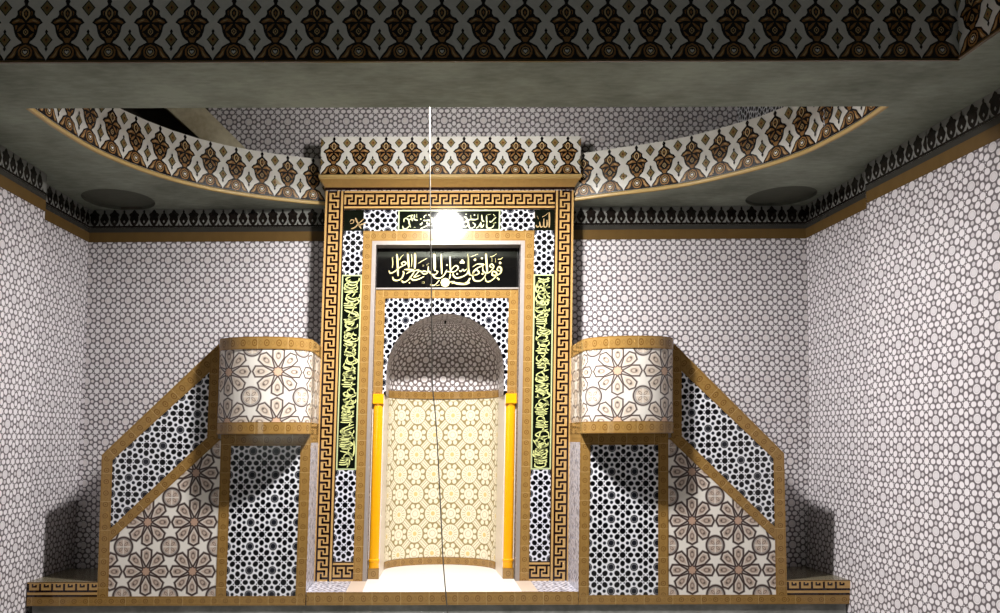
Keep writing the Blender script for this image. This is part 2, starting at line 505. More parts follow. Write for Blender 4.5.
cornice('trim_2', [(BL, (lean(XM - 1.2, 2) , back_y(-1.05)), (0, -1), .06), ((1.46, back_y(1.46)), BR, (0, -1), .02)])
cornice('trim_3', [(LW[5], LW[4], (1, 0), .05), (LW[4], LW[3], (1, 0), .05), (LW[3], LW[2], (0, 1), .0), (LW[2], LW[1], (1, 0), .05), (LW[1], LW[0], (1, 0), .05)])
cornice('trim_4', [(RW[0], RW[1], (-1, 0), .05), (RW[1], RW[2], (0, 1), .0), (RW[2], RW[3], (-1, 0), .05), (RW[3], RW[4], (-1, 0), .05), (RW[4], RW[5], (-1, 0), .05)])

# ceiling slab with a half-round opening and two round recesses
ARC_R = [(1.474,7.354),(1.877,7.172),(2.22,7.03),(2.523,6.846),(2.906,6.473),(3.10,6.16),(3.19,5.86),(3.242,5.545),(3.252,5.225)]
ARC_L = [(-.974,7.462),(-1.212,7.396),(-1.66,7.205),(-2.061,6.938),(-2.387,6.56),(-2.625,6.087),(-2.728,5.62),(-2.769,5.225)]
AR = smooth_path(ARC_R, 4); AL = smooth_path(ARC_L, 4)
BY0, BY1 = 4.585, 5.225
SX_R, SX_L = 3.30, -2.86
outer = [(-3.75, 7.8), (4.05, 7.8), (4.05, 1.2), (SX_R, 1.2), (SX_R, BY0), (SX_L, BY0), (SX_L, 1.2), (-3.75, 1.2)]
hole = AL + AR[::-1] if False else AR + AL[::-1]
HOLES = [((-2.95, 7.285), .335), ((3.44, 7.235), .315)]
circ = lambda c, r, n=40: [(c[0] + r * math.cos(2 * pi * k / n), c[1] + r * math.sin(2 * pi * k / n)) for k in range(n)]
loops = [outer, hole] + [circ(c, r) for c, r in HOLES]
import bmesh
bm = bmesh.new(); edges = []
for l in loops:
    vv = [bm.verts.new((x, y, 0)) for x, y in l]
    edges += [bm.edges.new((vv[i], vv[(i + 1) % len(vv)])) for i in range(len(vv))]
bmesh.ops.triangle_fill(bm, use_beauty=True, use_dissolve=False, edges=edges)
b = MB()
for f_ in bm.faces:
    pts = [(v.co.x, v.co.y, ZC) for v in f_.verts]
    n = (Vector(pts[1]) - Vector(pts[0])).cross(Vector(pts[2]) - Vector(pts[0]))
    if n.z > 0: pts = pts[::-1]
    b.face(pts, m='soffit')
    b.face([(x, y, ZC + .12) for x, y, z in pts[::-1]], m='soffit')
bm.free()
for l in loops[:2]:
    for i in range(len(l)):
        p, q = l[i], l[(i + 1) % len(l)]
        b.face([(*p, ZC), (*q, ZC), (*q, ZC + .12), (*p, ZC + .12)], m='soffit')
for (c, r) in HOLES:
    l = circ(c, r)
    for i in range(40):
        p, q = l[i], l[(i + 1) % 40]
        b.face([(*p, ZC), (*q, ZC), (*q, ZC + .03), (*p, ZC + .03)], m='soffit_recess')
    b.face([(*p, ZC + .03) for p in l[::-1]], m='soffit_recess')
struct(b.build('ceiling'))

# beam in front of the opening and its return along the right and left, faced with the arabesque frieze
FH = .40
b = MB()
b.box(SX_L, SX_R, BY0, BY1, ZC + .12, 3.3, 'soffit')
frieze(b, lambda s, t, off, c: (s, BY0 - .012 - off, ZC + .012 + t), SX_L, SX_R, FH, .2565, -2.447)
b.box(SX_L, SX_R, BY0 - .015, BY0, ZC, ZC + .012, 'band_shaded')
b.box(SX_L, SX_R, BY0 - .012, BY0, ZC + .012 + FH, 3.3, 'soffit')
struct(b.build('ceiling_beam'))
for nm, X, sg in (('trim_5', SX_R, -1), ('trim_6', SX_L, 1)):
    b = MB()
    x1 = X - sg * .4
    b.box(min(X, x1), max(X, x1), 1.2, BY0 - .03, ZC + .12, 3.3, 'soffit')
    frieze(b, lambda s, t, off, c: (X + sg * (.012 + off), s, ZC + .012 + t), 1.2, BY0 - .03, FH, .2515, BY0 - .15)
    b.box(min(X, X + sg * .022), max(X, X + sg * .022), 1.2, BY0 - .03, ZC, ZC + .012, 'band_shaded')
    struct(b.build(nm))

# curved fascia of the opening
def fascia(name, path, phase, inward):
    P = [Vector(p) for p in path]
    cum = [0]
    for i in range(1, len(P)): cum.append(cum[-1] + (P[i] - P[i - 1]).length)
    L = cum[-1]
    def at(s):
        s = min(max(s, 0), L)
        i = 0
        while i < len(P) - 2 and cum[i + 1] < s: i += 1
        t = (s - cum[i]) / (cum[i + 1] - cum[i])
        d = (P[i + 1] - P[i]).normalized()
        a = (P[i] - P[i - 1]).normalized() if i > 0 else d
        c = (P[i + 2] - P[i + 1]).normalized() if i < len(P) - 2 else d
        tg = ((a + d) * .5 * (1 - t) + (d + c) * .5 * t).normalized()
        n = Vector((-tg.y, tg.x)) * inward
        return P[i] + (P[i + 1] - P[i]) * t, n
    b = MB()
    H = .425
    def mp(s, t, off, c):
        lo, hi = max(0, c - .1257), min(L, c + .1257)      # each tile is flat
        if off == 0: p, n = at(s); q = p
        else:
            p0, p1 = at(lo)[0], at(hi)[0]; d = (p1 - p0).normalized(); n = Vector((-d.y, d.x)) * inward
            q = p0 + d * (s - lo) * (p1 - p0).length / (hi - lo)
        q = q + n * (.004 + off); return (q.x, q.y, ZC + .035 + t)
    frieze(b, mp, 0, L, H, .2515, phase, .0016)
    n = 60
    for i in range(n):
        s0, s1 = L * i / n, L * (i + 1) / n
        r = []
        for s in (s0, s1):
            p, nn = at(s)
            r.append([(*(p + nn * o), ZC + z) for o, z in ((-.012, -.002), (.012, -.002), (.02, .008), (.02, .02), (.004, .034), (.004, .46), (-.012, .46))])
        mm = ['lip', 'lip', 'lip', 'lip', 'f_white', 'soffit', 'soffit']
        for k in range(7):
            if k == 4: continue
            k2 = (k + 1) % 7
            b.face([r[0][k], r[1][k], r[1][k2], r[0][k2]], None, mm[k])
    return struct(b.build(name))
fascia('trim_7', AL, .12, 1)
fascia('trim_8', AR, .10, -1)

# ------------------------------------------------------------------ greek key strips
KEY = [(.0, .20, 0, .79), (.0, .49, .59, .79), (.62, .82, .26, 1.0), (.31, .82, .26, .46)]   # s0,s1,t0,t1 dark
def key_strip(b, o, d, t, L, W, y, flip=1, th=.012, pitch=.1045):
    # o start corner (outer edge) in (x,z); d run direction; t direction from outer edge to inner edge
    o = Vector(o); d = Vector(d); t = Vector(t)
    def rect(s0, s1, t0, t1, yy, m):
        q = [o + d * s0 + t * t0, o + d * s1 + t * t0, o + d * s1 + t * t1, o + d * s0 + t * t1]
        b.face([(p.x, yy, p.y) for p in q], m=m)
    q = [o, o + d * L, o + d * L + t * W, o + t * W]
    b.prism([(p.x, p.y) for p in q], y, y + th, 'key_gold')
    e = y - .0008
    rect(0, L, .11 * W, .205 * W, e, 'key_dark'); rect(0, L, .73 * W, .83 * W, e, 'key_dark'); rect(0, L, .94 * W, W, e, 'key_dark')
    n = max(1, round(L / pitch)); ph = L / n
    z0, zw = .20 * W, .535 * W
    for k in range(n):
        for s0, s1, a, c in KEY:
            if flip < 0: s0, s1 = 1 - s1, 1 - s0
            rect((k + s0) * ph, (k + s1) * ph, z0 + a * zw, z0 + c * zw, e, 'key_dark')

# ------------------------------------------------------------------ the prayer niche
mih = thing('mihrab', 'tall tiled prayer niche with golden Greek key frame at the centre of the back wall', 'prayer niche', (XM, YM, ZP + CAMZ))
U = lambda u: XM + u
W_, KI, PI_, GI = 1.206, 1.022, .829, .739
# core
def core(b):
    for s in (-1, 1):
        x0, x1 = sorted((U(s * .70), U(s * 1.2)))
        b.box(x0, x1, YM + .014, 7.54, ZP, 2.43)
    b.box(U(-.70), U(.70), YM + .014, 7.54, 1.875, 2.43)
one('body', 'wall_back', mih, core)
# key frame: one part of four strips
def keyframe(b):
    kw = W_ - KI
    key_strip(b, (U(-W_), 2.40), (0, -1), (1, 0), 2.40 - ZP, kw, YM)
    key_strip(b, (U(W_), 2.40), (0, -1), (-1, 0), 2.40 - ZP, kw, YM)
    key_strip(b, (U(-KI), 2.40), (1, 0), (0, -1), 2 * KI, kw, YM, -1)
    key_strip(b, (U(-KI), ZP), (1, 0), (0, 1), KI - PI_, kw, YM, -1)
    key_strip(b, (U(KI), ZP), (-1, 0), (0, 1), KI - PI_, kw, YM, -1)
one('key_border', None, mih, keyframe)
Z0 = ZP + (W_ - KI)
def rectp(b, u0, u1, z0, z1, y0, y1, m=None, ph=None):
    p = [(U(u0), z0), (U(u1), z0), (U(u1), z1), (U(u0), z1)]
    uvs = [(x - (ph[0] if ph else 0), z - (ph[1] if ph else 0)) for x, z in p]
    b.prism(p, y0, y1, m, uvs)
# black-and-white panels
for s in (-1, 1):
    u0, u1 = sorted((s * PI_, s * KI))
    for z0, z1, pz in ((1.575, 2.005, 1.785), (Z0, -.30, -1.142)):
        one('star_tile_panel', 'bw_mihrab', mih, lambda b: rectp(b, u0, u1, z0, z1, YM + .002, YM + .012, None, (U((u0 + u1) / 2) - .102, pz)))
    a0, a1 = sorted((s * .495, s * PI_))
    one('star_tile_panel', 'bw_mihrab', mih, lambda b: rectp(b, a0, a1, 2.005, 2.21, YM + .002, YM + .012, None, (U(s * .695) - .102, 2.006)))
# ochre border round the recess
def gold_frame(b):
    y0, y1 = YM + .001, YM + .012
    for s in (-1, 1):
        b.strip((U(s * PI_), ZP), (U(s * PI_), 2.005), (U(s * GI), 1.905), (U(s * GI), ZP), y0, y1, 'gold')
    b.strip((U(-PI_), 2.005), (U(PI_), 2.005), (U(GI), 1.905), (U(-GI), 1.905), y0, y1, 'gold')
one('ochre_border', None, mih, gold_frame)
def edge(b):
    for s in (-1, 1):
        x0, x1 = sorted((U(s * .700), U(s * GI)))
        b.box(x0, x1, YM - .004, YI + .02, ZP, 1.905)
    b.box(U(-.70), U(.70), YM - .004, YI + .02, 1.868, 1.905)
one('edge_trim', 'pale', mih, edge)

# black script panels with yellow-green lettering
def script_panel(u0, u1, z0, z1, name='script_panel', edge=True):
    p = MB(); p.pname = name
    rectp(p, u0, u1, z0, z1, YM + .002, YM + .012, 'black_green')
    if edge:
        def ed(b):
            w = .013; y0, y1 = YM - .001, YM + .003
            rectp(b, u0, u0 + w, z0, z1, y0, y1); rectp(b, u1 - w, u1, z0, z1, y0, y1)
            rectp(b, u0 + w, u1 - w, z0, z0 + w, y0, y1); rectp(b, u0 + w, u1 - w, z1 - w, z1, y0, y1)
        one('panel_edge', 'green_edge', mih, ed)
    return p
def letters(pan, m, strokes, dots=(), y=YM + .0005, warp=True):
    b = pan
    for w, pts in strokes: ribbon(b, [(U(x), z) for x, z in pts], w, y, m, pen=.7)
    for x, z, r in dots: disc(b, U(x), z, r, y, m, 8)
    return b.build(b.pname, None, mih, warp)
def flow(R, u0, u1, z0, z1):
    """upright dense thuluth-like script running up a narrow panel: spine, loops, ascenders, dots"""
    st, dt = [], []
    w = u1 - u0
    z = z1
    while z > z0 + .03:
        kind = R.choice('LLBCCSSD')
        c = u0 + w * R.uniform(.35, .65)
        if kind == 'L':                               # ring
            r = R.uniform(.028, .042); cc = u0 + w * R.uniform(.3, .7)
            a0 = R.uniform(0, 6.3); 
            st.append((R.uniform(.010, .014), [(cc + r * math.cos(a0 + k * .7) * 1.1, z - .03 + r * math.sin(a0 + k * .7)) for k in range(9)]))
            st.append((.011, [(cc + r * .9, z - .03), (cc + r * 1.6, z - .055), (u1 - .012, z - .05)]))
            z -= .036
        elif kind == 'B':                             # parallel ascenders laid across
            n = R.choice((2, 3, 4))
            for k in range(n):
                a = u0 + w * R.uniform(.02, .2); e = u0 + w * R.uniform(.55, .95)
                st.append((R.uniform(.010, .014), [(a, z - k * .02 - .005), ((a + e) / 2, z - k * .02 - .008), (e, z - k * .02 - .004)]))
            st.append((.013, [(u0 + w * .62, z), (u0 + w * .7, z - .04), (u0 + w * .55, z - n * .02 - .03)]))
            z -= n * .02 + .008
        elif kind == 'C':                             # bowl
            s = R.choice((-1, 1)); q = R.uniform(.045, .062)
            st.append((R.uniform(.011, .016), [(c - s * q, z), (c - s * q * .9, z - .03), (c, z - .045), (c + s * q * .9, z - .028), (c + s * q * 1.05, z - .005), (c + s * q * .4, z + .01)]))
            z -= .028
        elif kind == 'S':
            s = R.choice((-1, 1))
            st.append((R.uniform(.012, .016), [(u0 + w * (.5 - .42 * s), z), (c, z - .02), (u0 + w * (.5 + .36 * s), z - .05), (u0 + w * (.5 + .1 * s), z - .075), (u0 + w * (.5 - .2 * s), z - .062)]))
            z -= .026
        else:
            for k in range(3): dt.append((u0 + w * R.uniform(.1, .9), z - R.uniform(0, .03), R.uniform(.006, .010)))
            st.append((.013, [(u0 + w * .15, z - .005), (u0 + w * .5, z - .024), (u0 + w * .9, z - .01)]))
            z -= .022
    return st, dt
for s, seed in ((-1, 5), (1, 11)):
    u0, u1 = sorted((s * PI_, s * KI))
    p = script_panel(u0, u1, -.30, 1.575)
    R = random.Random(seed)
    st, dt = flow(R, u0 + .022, u1 - .022, -.275, 1.545)
    cl = lambda x: min(max(x, u0 + .018), u1 - .018)
    st = [(w, [(cl(x), min(max(z, -.28), 1.555)) for x, z in pts]) for w, pts in st]
    if s > 0:      # long tails of the right hand panel
        st += [(.015, [(u0 + .10, 1.38), (u0 + .115, 1.25), (u0 + .112, 1.12)]), (.014, [(u0 + .04, 1.50), (u0 + .02, 1.43), (u0 + .06, 1.40), (u0 + .14, 1.48)]),
               (.013, [(u0 + .03, .50), (u0 + .17, .515)]), (.013, [(u0 + .06, .43), (u0 + .17, .43)]), (.013, [(u0 + .05, .22), (u0 + .16, .34)]), (.014, [(u0 + .02, -.02), (u0 + .07, -.09), (u0 + .11, -.2)])]
    else:
        st += [(.013, [(u0 + .02, .02 - k * .022), (u0 + .12, .024 - k * .022)]) for k in range(5)]
        st += [(.015, [(u1 - .03, -.02), (u1 - .025, -.12), (u1 - .04, -.17), (u1 - .07, -.14)]), (.013, [(u0 + .07, -.18), (u0 + .11, -.25), (u0 + .13, -.24)])]
    letters(p, 'script_green', st, dt)
# top band with two short lines of script
p = script_panel(-.495, .495, 2.005, 2.21)
def cv(ox, oy, sc, pts):       # tracing grid (1 unit = 1/sc of a centimetre-scale cell) to panel coordinates at the face
    return [((ox + x / sc - 447.5) / 104.3, 2.111 - (oy + y / sc - 220) / 102.5) for x, y in pts]
T4 = lambda *pts: cv(394, 205, 19.23, pts)
T5 = lambda *pts: cv(452, 205, 19.23, pts)
top = [(.012, T4((150,330),(155,270),(200,255),(240,290),(260,370),(285,430))), (.012, T4((125,400),(150,455),(210,450),(260,400),(285,380))),
       (.011, T4((215,225),(270,205),(330,190))), (.012, T4((290,200),(300,260),(320,310))), (.012, T4((355,180),(350,260),(380,290),(420,290))), (.010, T4((395,170),(400,250))),
       (.012, T4((250,280),(320,265),(360,250))), (.013, T4((465,360),(490,380),(510,330))), (.013, T4((470,455),(540,430),(620,390),(700,400))),
       (.012, T4((525,290),(560,300),(640,290),(720,285))), (.012, T4((540,250),(550,210),(590,190))), (.011, T4((620,180),(650,200),(680,250),(720,260))),
       (.014, T4((600,320),(610,360),(660,350),(690,310),(640,310))), (.012, T4((730,300),(760,340),(760,380),(820,385))), (.012, T4((740,430),(780,440),(810,420),(770,380))), (.010, T4((345,430),(380,435))),
       (.014, T5((180,330),(190,400),(240,420),(290,380),(280,330),(230,320),(200,350))), (.013, T5((200,230),(240,240),(270,290),(340,280),(420,285),(470,270))),
       (.012, T5((300,330),(310,430),(350,455),(410,420),(420,380),(370,340))), (.012, T5((440,450),(490,420),(520,360))), (.010, T5((330,190),(340,260))), (.010, T5((470,180),(475,280))),
       (.013, T5((530,330),(540,420),(570,420),(590,370))), (.011, T5((545,190),(560,300),(600,320))), (.012, T5((640,200),(645,320),(660,340))), (.013, T5((650,340),(650,430),(700,450),(760,430),(790,380))),
       (.013, T5((700,310),(730,330),(790,270),(830,240))), (.012, T5((770,180),(810,220))), (.014, T5((770,360),(830,340))), (.010, T5((660,190),(720,180)))]
letters(p, 'script_green', top, [(*T5((405, 195))[0], .008), (*T5((240, 180))[0], .007), (*T4((480, 270))[0], .007)])
# corner tiles
pl = script_panel(-KI, -PI_, 2.005, 2.21, 'corner_tile', False)
C1 = lambda *pts: [((340 + x / 15.33 - 447.5) / 104.3, 2.111 - (200 + y / 15.33 - 220) / 102.5) for x, y in pts]
letters(pl, 'script_bronze', [(.016, C1((130,440),(190,420),(245,360),(330,285))), (.014, C1((195,270),(225,335),(290,440))), (.014, C1((235,395),(300,370),(365,350))), (.009, C1((110,340),(130,300),(170,310),(160,350),(120,360)))])
pr = script_panel(KI, PI_, 2.005, 2.21, 'corner_tile', False) if False else script_panel(PI_, KI, 2.005, 2.21, 'corner_tile', False)
C2 = lambda *pts: [((500 + x / 15.33 - 447.5) / 104.3, 2.113 - (200 + y / 15.33 - 220) / 102.5) for x, y in pts]
letters(pr, 'script_bronze', [(.015, C2((745,195),(750,300),(748,435))), (.013, C2((712,310),(715,400),(690,425),(665,400),(665,290))), (.012, C2((660,400),(625,425),(605,390),(600,340))), (.012, C2((595,410),(560,420),(545,390))), (.009, C2((635,270),(690,240),(735,200))), (.008, C2((560,250),(580,300))), (.009, C2((520,190),(525,290)))])

# cornice block over the niche
CY, CU = 7.25, 1.257
def crown(b):
    b.box(U(-CU), U(CU), CY, 7.53, 2.535, 2.915, 'pale')
    frieze(b, lambda s, t, off, c: (s, CY - .003 - off, 2.537 + t), U(-CU), U(CU), .378, 2 * CU / 10, U(-CU) + CU / 10)
    for s in (-1, 1):
        frieze(b, lambda q, t, off, c: (U(s * CU) + s * (.003 + off), q, 2.537 + t), CY, 7.53, .378, .2514, CY + .12)
one('crown_frieze', None, mih, crown)
def moulding(b):
    pr = [(CY - .016, 2.537), (CY - .016, 2.512), (CY + .004, 2.500), (YM - .006, 2.432), (YM - .006, 2.41)]
    eu = [CU + .012, CU + .012, CU, W_ + .006, W_ + .006]
    for i in range(len(pr) - 1):
        (y0, z0), (y1, z1) = pr[i], pr[i + 1]
        m = 'lip' if i < 2 else ('gold_plain' if i == 2 else 'key_dark')
        b.face([(U(-eu[i]), y0, z0), (U(-eu[i + 1]), y1, z1), (U(eu[i + 1]), y1, z1), (U(eu[i]), y0, z0)], None, m)
        for s in (-1, 1):
            b.face([(U(s * eu[i]), y0, z0), (U(s * eu[i + 1]), y1, z1), (U(s * eu[i + 1]), 7.53, z1), (U(s * eu[i]), 7.53, z0)], None, m)
    b.face([(U(-eu[0]), CY - .016, 2.537), (U(eu[0]), CY - .016, 2.537), (U(eu[0]), 7.53, 2.537), (U(-eu[0]), 7.53, 2.537)], None, 'lip')
one('crown_moulding', None, mih, moulding)

# inner recess: inscription, spandrel, columns
pan = MB(); pan.pname = 'inscription_panel'
rectp(pan, -.70, .70, 1.474, 1.872, YI, YI + .03, 'black')
one('ledge', 'pale', mih, lambda b: rectp(b, -.70, .70, 1.459, 1.474, YI - .012, YI + .03))
def G(ox, oy, sc, pts): return [(((ox + x / sc) - 447.3) / 102.3, 1.474 - ((oy + y / sc) - 287.6) / 101.0) for x, y in pts]
A_ = lambda *p: G(376, 244, 12.78, p)
B_ = lambda *p: G(420, 244, 12.78, p)
D_ = lambda *p: G(464, 244, 12.77, p)
k = 1 / 12.78 / 102
S = [(24, A_((250,118),(262,190),(268,280),(276,405))), (20, A_((158,335),(176,368),(228,348),(300,292),(372,252),(352,222),(318,240),(338,272))),
     (24, A_((392,100),(400,180),(412,305))), (26, A_((485,100),(490,200),(488,318))), (20, A_((205,415),(222,452),(270,462),(322,436),(348,372),(335,340))),
     (20, A_((325,462),(350,486),(402,462),(452,400),(486,345))), (20, A_((352,322),(410,322),(470,330),(420,352),(380,380))), (20, A_((425,415),(470,456),(540,446),(612,412))),
     (18, A_((462,345),(540,330),(520,372),(480,420),(560,395))), (18, A_((530,332),(580,352),(600,345),(645,350))), (9, A_((528,246),(580,212),(645,178))), (9, A_((196,170),(204,230),(200,300))), (9, A_((285,205),(310,160),(340,130))), (8, A_((440,120),(450,200),(444,290))), (8, A_((190,170),(215,160))),
     (30, B_((172,110),(178,200),(184,340))), (18, B_((262,125),(268,250),(276,385))), (16, B_((0,345),(40,378),(80,375),(110,345),(140,382),(190,388),(222,352),(190,335))), (14, B_((62,378),(95,350),(100,280))), (10, B_((75,268),(110,240))),
     (18, B_((158,398),(200,432),(260,430),(312,385),(338,325))), (16, B_((374,150),(380,240),(386,345))), (16, B_((318,346),(380,352),(440,350),(486,305),(455,272),(410,310),(388,345))),
     (20, B_((418,368),(432,410),(470,432),(540,416),(600,378),(612,325))), (16, B_((605,120),(608,220),(614,335))), (15, B_((498,335),(522,348),(546,322),(566,342),(602,308))),
     (16, B_((128,518),(180,526),(222,488),(248,455))), (12, B_((205,532),(255,520))), (16, B_((384,375),(384,410),(372,445))), (14, B_((378,482),(440,482),(405,505))), (28, B_((425,492),(520,508),(590,506),(640,488))),
     (26, D_((0,505),(48,482),(78,432))), (20, D_((45,130),(50,240),(58,345),(76,398))), (17, D_((66,395),(130,398),(192,372),(155,328),(112,385),(150,398))),
     (18, D_((106,292),(170,254),(252,262),(180,300),(122,345),(114,420),(140,466),(210,468),(262,420),(290,345))), (24, D_((274,108),(284,220),(298,372))),
     (18, D_((240,278),(242,340),(290,370),(342,346),(378,290),(352,252),(326,280),(362,302))), (20, D_((272,428),(290,477),(342,472),(402,420),(416,368),(372,348),(362,395),(420,398),(466,370),(478,320),(446,288),(424,330),(468,346))),
     (9, D_((80,160),(125,145),(178,120))), (9, D_((330,162),(372,150),(418,118))), (9, D_((428,192),(470,190),(492,168))), (8, D_((352,165),(356,230))), (8, D_((398,180),(402,235)))]
S = [(w * k * .98, p) for w, p in S]
dots = [(*p[0], r * k * 1.15) for r, p in ((14, A_((600,490))), (10, A_((595,272))), (8, A_((425,492))), (52, B_((322,490))), (15, B_((40,490))), (9, B_((32,270))), (15, B_((520,232))), (15, B_((550,232))), (13, B_((535,208))),
        (9, B_((340,266))), (10, B_((474,380))), (14, D_((460,240))), (12, D_((225,180))), (11, D_((237,380))), (11, D_((445,450))), (14, D_((136,198))), (9, D_((430,435))))]
letters(pan, 'script_gold', S, dots, YI - .002)

RA, ZA = .575, .645
def spandrel(b):
    arc = [(U(RA * math.cos(t)), ZA + RA * math.sin(t)) for t in [pi - pi * i / 40 for i in range(41)]]
    poly = [(U(-.607), .43), (U(-RA), .43)] + arc + [(U(RA), .43), (U(.607), .43), (U(.607), 1.37), (U(-.607), 1.37)]
    b.prism(poly, YI + .004, YI + .05, None, [(x - U(0) + .604, z - 1.153) for x, z in poly])
one('spandrel', 'bw_mihrab', mih, spandrel)
def nframe(b):
    for s in (-1, 1):
        b.strip((U(s * .70), .43), (U(s * .70), 1.459), (U(s * .607), 1.37), (U(s * .607), .43), YI, YI + .02, 'gold')
    b.strip((U(-.70), 1.459), (U(.70), 1.459), (U(.607), 1.37), (U(-.607), 1.37), YI, YI + .02, 'gold')
one('niche_border', None, mih, nframe)
def column(s):
    c = U(s * .645)
    def shaft(b):
        prof = [(-1.246, .046), (-1.19, .046), (-1.185, .05), (-1.165, .05), (-1.16, .044), (.315, .044), (.32, .05), (.335, .05)]
        n = 12
        ring = lambda z, r: [(c - r * math.cos(pi * i / n) * 1.06, YI + .01 - r * math.sin(pi * i / n) * .7, z) for i in range(n + 1)]
        for (z0, r0), (z1, r1) in zip(prof[:-1], prof[1:]):
            a, d = ring(z0, r0), ring(z1, r1)
            for i in range(n): b.face([a[i], a[i + 1], d[i + 1], d[i]])
    o = one('column', 'yellow', mih, shaft)
    one('capital', 'yellow', o, lambda b: b.box(c - .052, c + .052, YI - .034, YI + .012, .335, .43))
    one('column_base', 'gold', o, lambda b: b.strip((c - .052, -1.297), (c + .052, -1.297), (c + .052, -1.246), (c - .052, -1.246), YI - .034, YI + .012, None) if False else
        (b.prism([(c - .052, ZP), (c + .052, ZP), (c + .052, -1.246), (c - .052, -1.246)], YI - .034, YI + .012, None, [(-.05, -.04), (.05, -.04), (.05, .04), (-.05, .04)])))
for s in (-1, 1): column(s)
# backing behind the columns
for s in (-1, 1):
    def jamb(b):
        x0, x1 = U(s * .70), U(s * .59)
        b.face([(x0, YI + .012, ZP), (x1, YI + .012, ZP), (x1, YI + .012, .43), (x0, YI + .012, .43)])
        b.face([(x1, YI + .012, ZP), (U(s * .57), 7.9, ZP), (U(s * .57), 7.9, .42), (x1, YI + .012, .42)])
    one('jamb', 'cream', mih, jamb)
AX, AY, CYN = .57, .37, 7.9
NN = 48
ell = [(AX * math.cos(pi - pi * i / NN), AY * math.sin(pi * i / NN)) for i in range(NN + 1)]
cum = [0]
for i in range(NN): cum.append(cum[-1] + math.dist(ell[i], ell[i + 1]))
mid = cum[-1] / 2
def curved(z0, z1, inset=0.0, mode='plain'):
    def f(b):
        for i in range(NN):
            q = []
            for j in (i, i + 1):
                x, y = ell[j]; k = 1 - inset / .37
                q.append((U(x), CYN + y * k - inset * .3))
            u0, u1 = cum[i] - mid, cum[i + 1] - mid
            if mode == 'band': v0, v1 = -.04, .04
            else: v0, v1 = z0, z1
            b.face([(*q[0], z0), (*q[1], z0), (*q[1], z1), (*q[0], z1)], [(u0, v0), (u1, v0), (u1, v1), (u0, v1)])
            if inset:
                for zz in (z0, z1): b.face([(*q[0], zz), (*q[1], zz), (U(ell[i + 1][0]), CYN + ell[i + 1][1], zz), (U(ell[i][0]), CYN + ell[i][1], zz)], [(0, 0)] * 4)
    return f
one('niche_wall', 'daisy', mih, curved(ZP, .42), smooth=True)
one('niche_band', 'gold', mih, curved(ZP, -1.268, .012, 'band'), smooth=False)
one('niche_band', 'gold', mih, curved(.42, .50, .012, 'band'), smooth=False)
def dome(b):
    # straight tiled strip, barrel and half dome
    for i in range(NN):
        (xa, ya), (xb, yb) = ell[i], ell[i + 1]
        b.face([(U(xa), CYN + ya, .50), (U(xb), CYN + yb, .50), (U(xb), CYN + yb, ZA), (U(xa), CYN + ya, ZA)], [(cum[i] - mid, .50), (cum[i + 1] - mid, .50), (cum[i + 1] - mid, ZA), (cum[i] - mid, ZA)])
    NV = 16
    P = lambda i, j: (U(ell[i][0] * math.cos(j * pi / 2 / NV)), CYN + ell[i][1] * math.cos(j * pi / 2 / NV), ZA + .585 * math.sin(j * pi / 2 / NV))
    for j in range(NV):
        for i in range(NN):
            v0, v1 = ZA + j * .9 / NV, ZA + (j + 1) * .9 / NV
            c0 = 1 - .0 * j
            b.face([P(i, j), P(i + 1, j), P(i + 1, j + 1), P(i, j + 1)], [(cum[i] - mid, v0), (cum[i + 1] - mid, v0), (cum[i + 1] - mid, v1), (cum[i] - mid, v1)])
    NB = 40
    for i in range(NB):
        t0, t1 = pi * i / NB, pi * (i + 1) / NB
        f = lambda t, y, r, rz: (U(r * math.cos(t)), y, ZA + rz * math.sin(t))
        b.face([f(t0, YI + .03, RA, RA), f(t1, YI + .03, RA, RA), f(t1, CYN, .57, .585), f(t0, CYN, .57, .585)], [(t0 * .58, 0), (t1 * .58, 0), (t1 * .58, .45), (t0 * .58, .45)])
    for s in (-1, 1):
        b.face([(U(s * RA), YI + .03, .42), (U(s * .57), CYN, .42), (U(s * .57), CYN, ZA), (U(s * RA), YI + .03, ZA)])
one('half_dome', 'dome', mih, dome, smooth=True)
one('dome_boss', 'f_black', mih, lambda b: b.prism([(U(.012 * math.cos(q * pi / 4)), ZA + .555 + .02 * math.sin(q * pi / 4)) for q in range(8)], CYN - .02, CYN + .01))
# threshold: slab, beige strips, chevron tiles, ochre front
ZB = -1.458
def slab(b):
    b.box(U(-.70), U(.70), YF + .012, 8.35, ZB, ZP)
one('threshold_slab', 'marble', mih, slab, warp=False)
for s in (-1, 1):
    x0, x1 = sorted((U(s * .70), U(s * .845)))
    one('threshold_strip', 'beige', mih, lambda b: b.box(x0, x1, YF + .012, YM + .014, ZB, ZP), warp=False)
    x2, x3 = sorted((U(s * .845), U(s * 1.195)))
    one('threshold_tile', 'herring', mih, lambda b: b.box(x2, x3, YF + .012, YM + .014, ZB, ZP), warp=False)
one('threshold_border', 'gold', mih, lambda b: b.strip((U(-1.189), ZB), (U(1.189), ZB), (U(1.189), ZP), (U(-1.189), ZP), YF, YF + .012, None), warp=False)
# concrete kerb carrying the whole front
b = MB(); b.box(-3.44, 3.70, YF + .02, 7.50, ZFL, ZB - .001); 
kerb = b.build('stone_kerb', 'concrete', origin=(XM, YF, ZFL + CAMZ)); tag(kerb, 'low grey concrete kerb under the prayer niche and both pulpits', 'kerb')

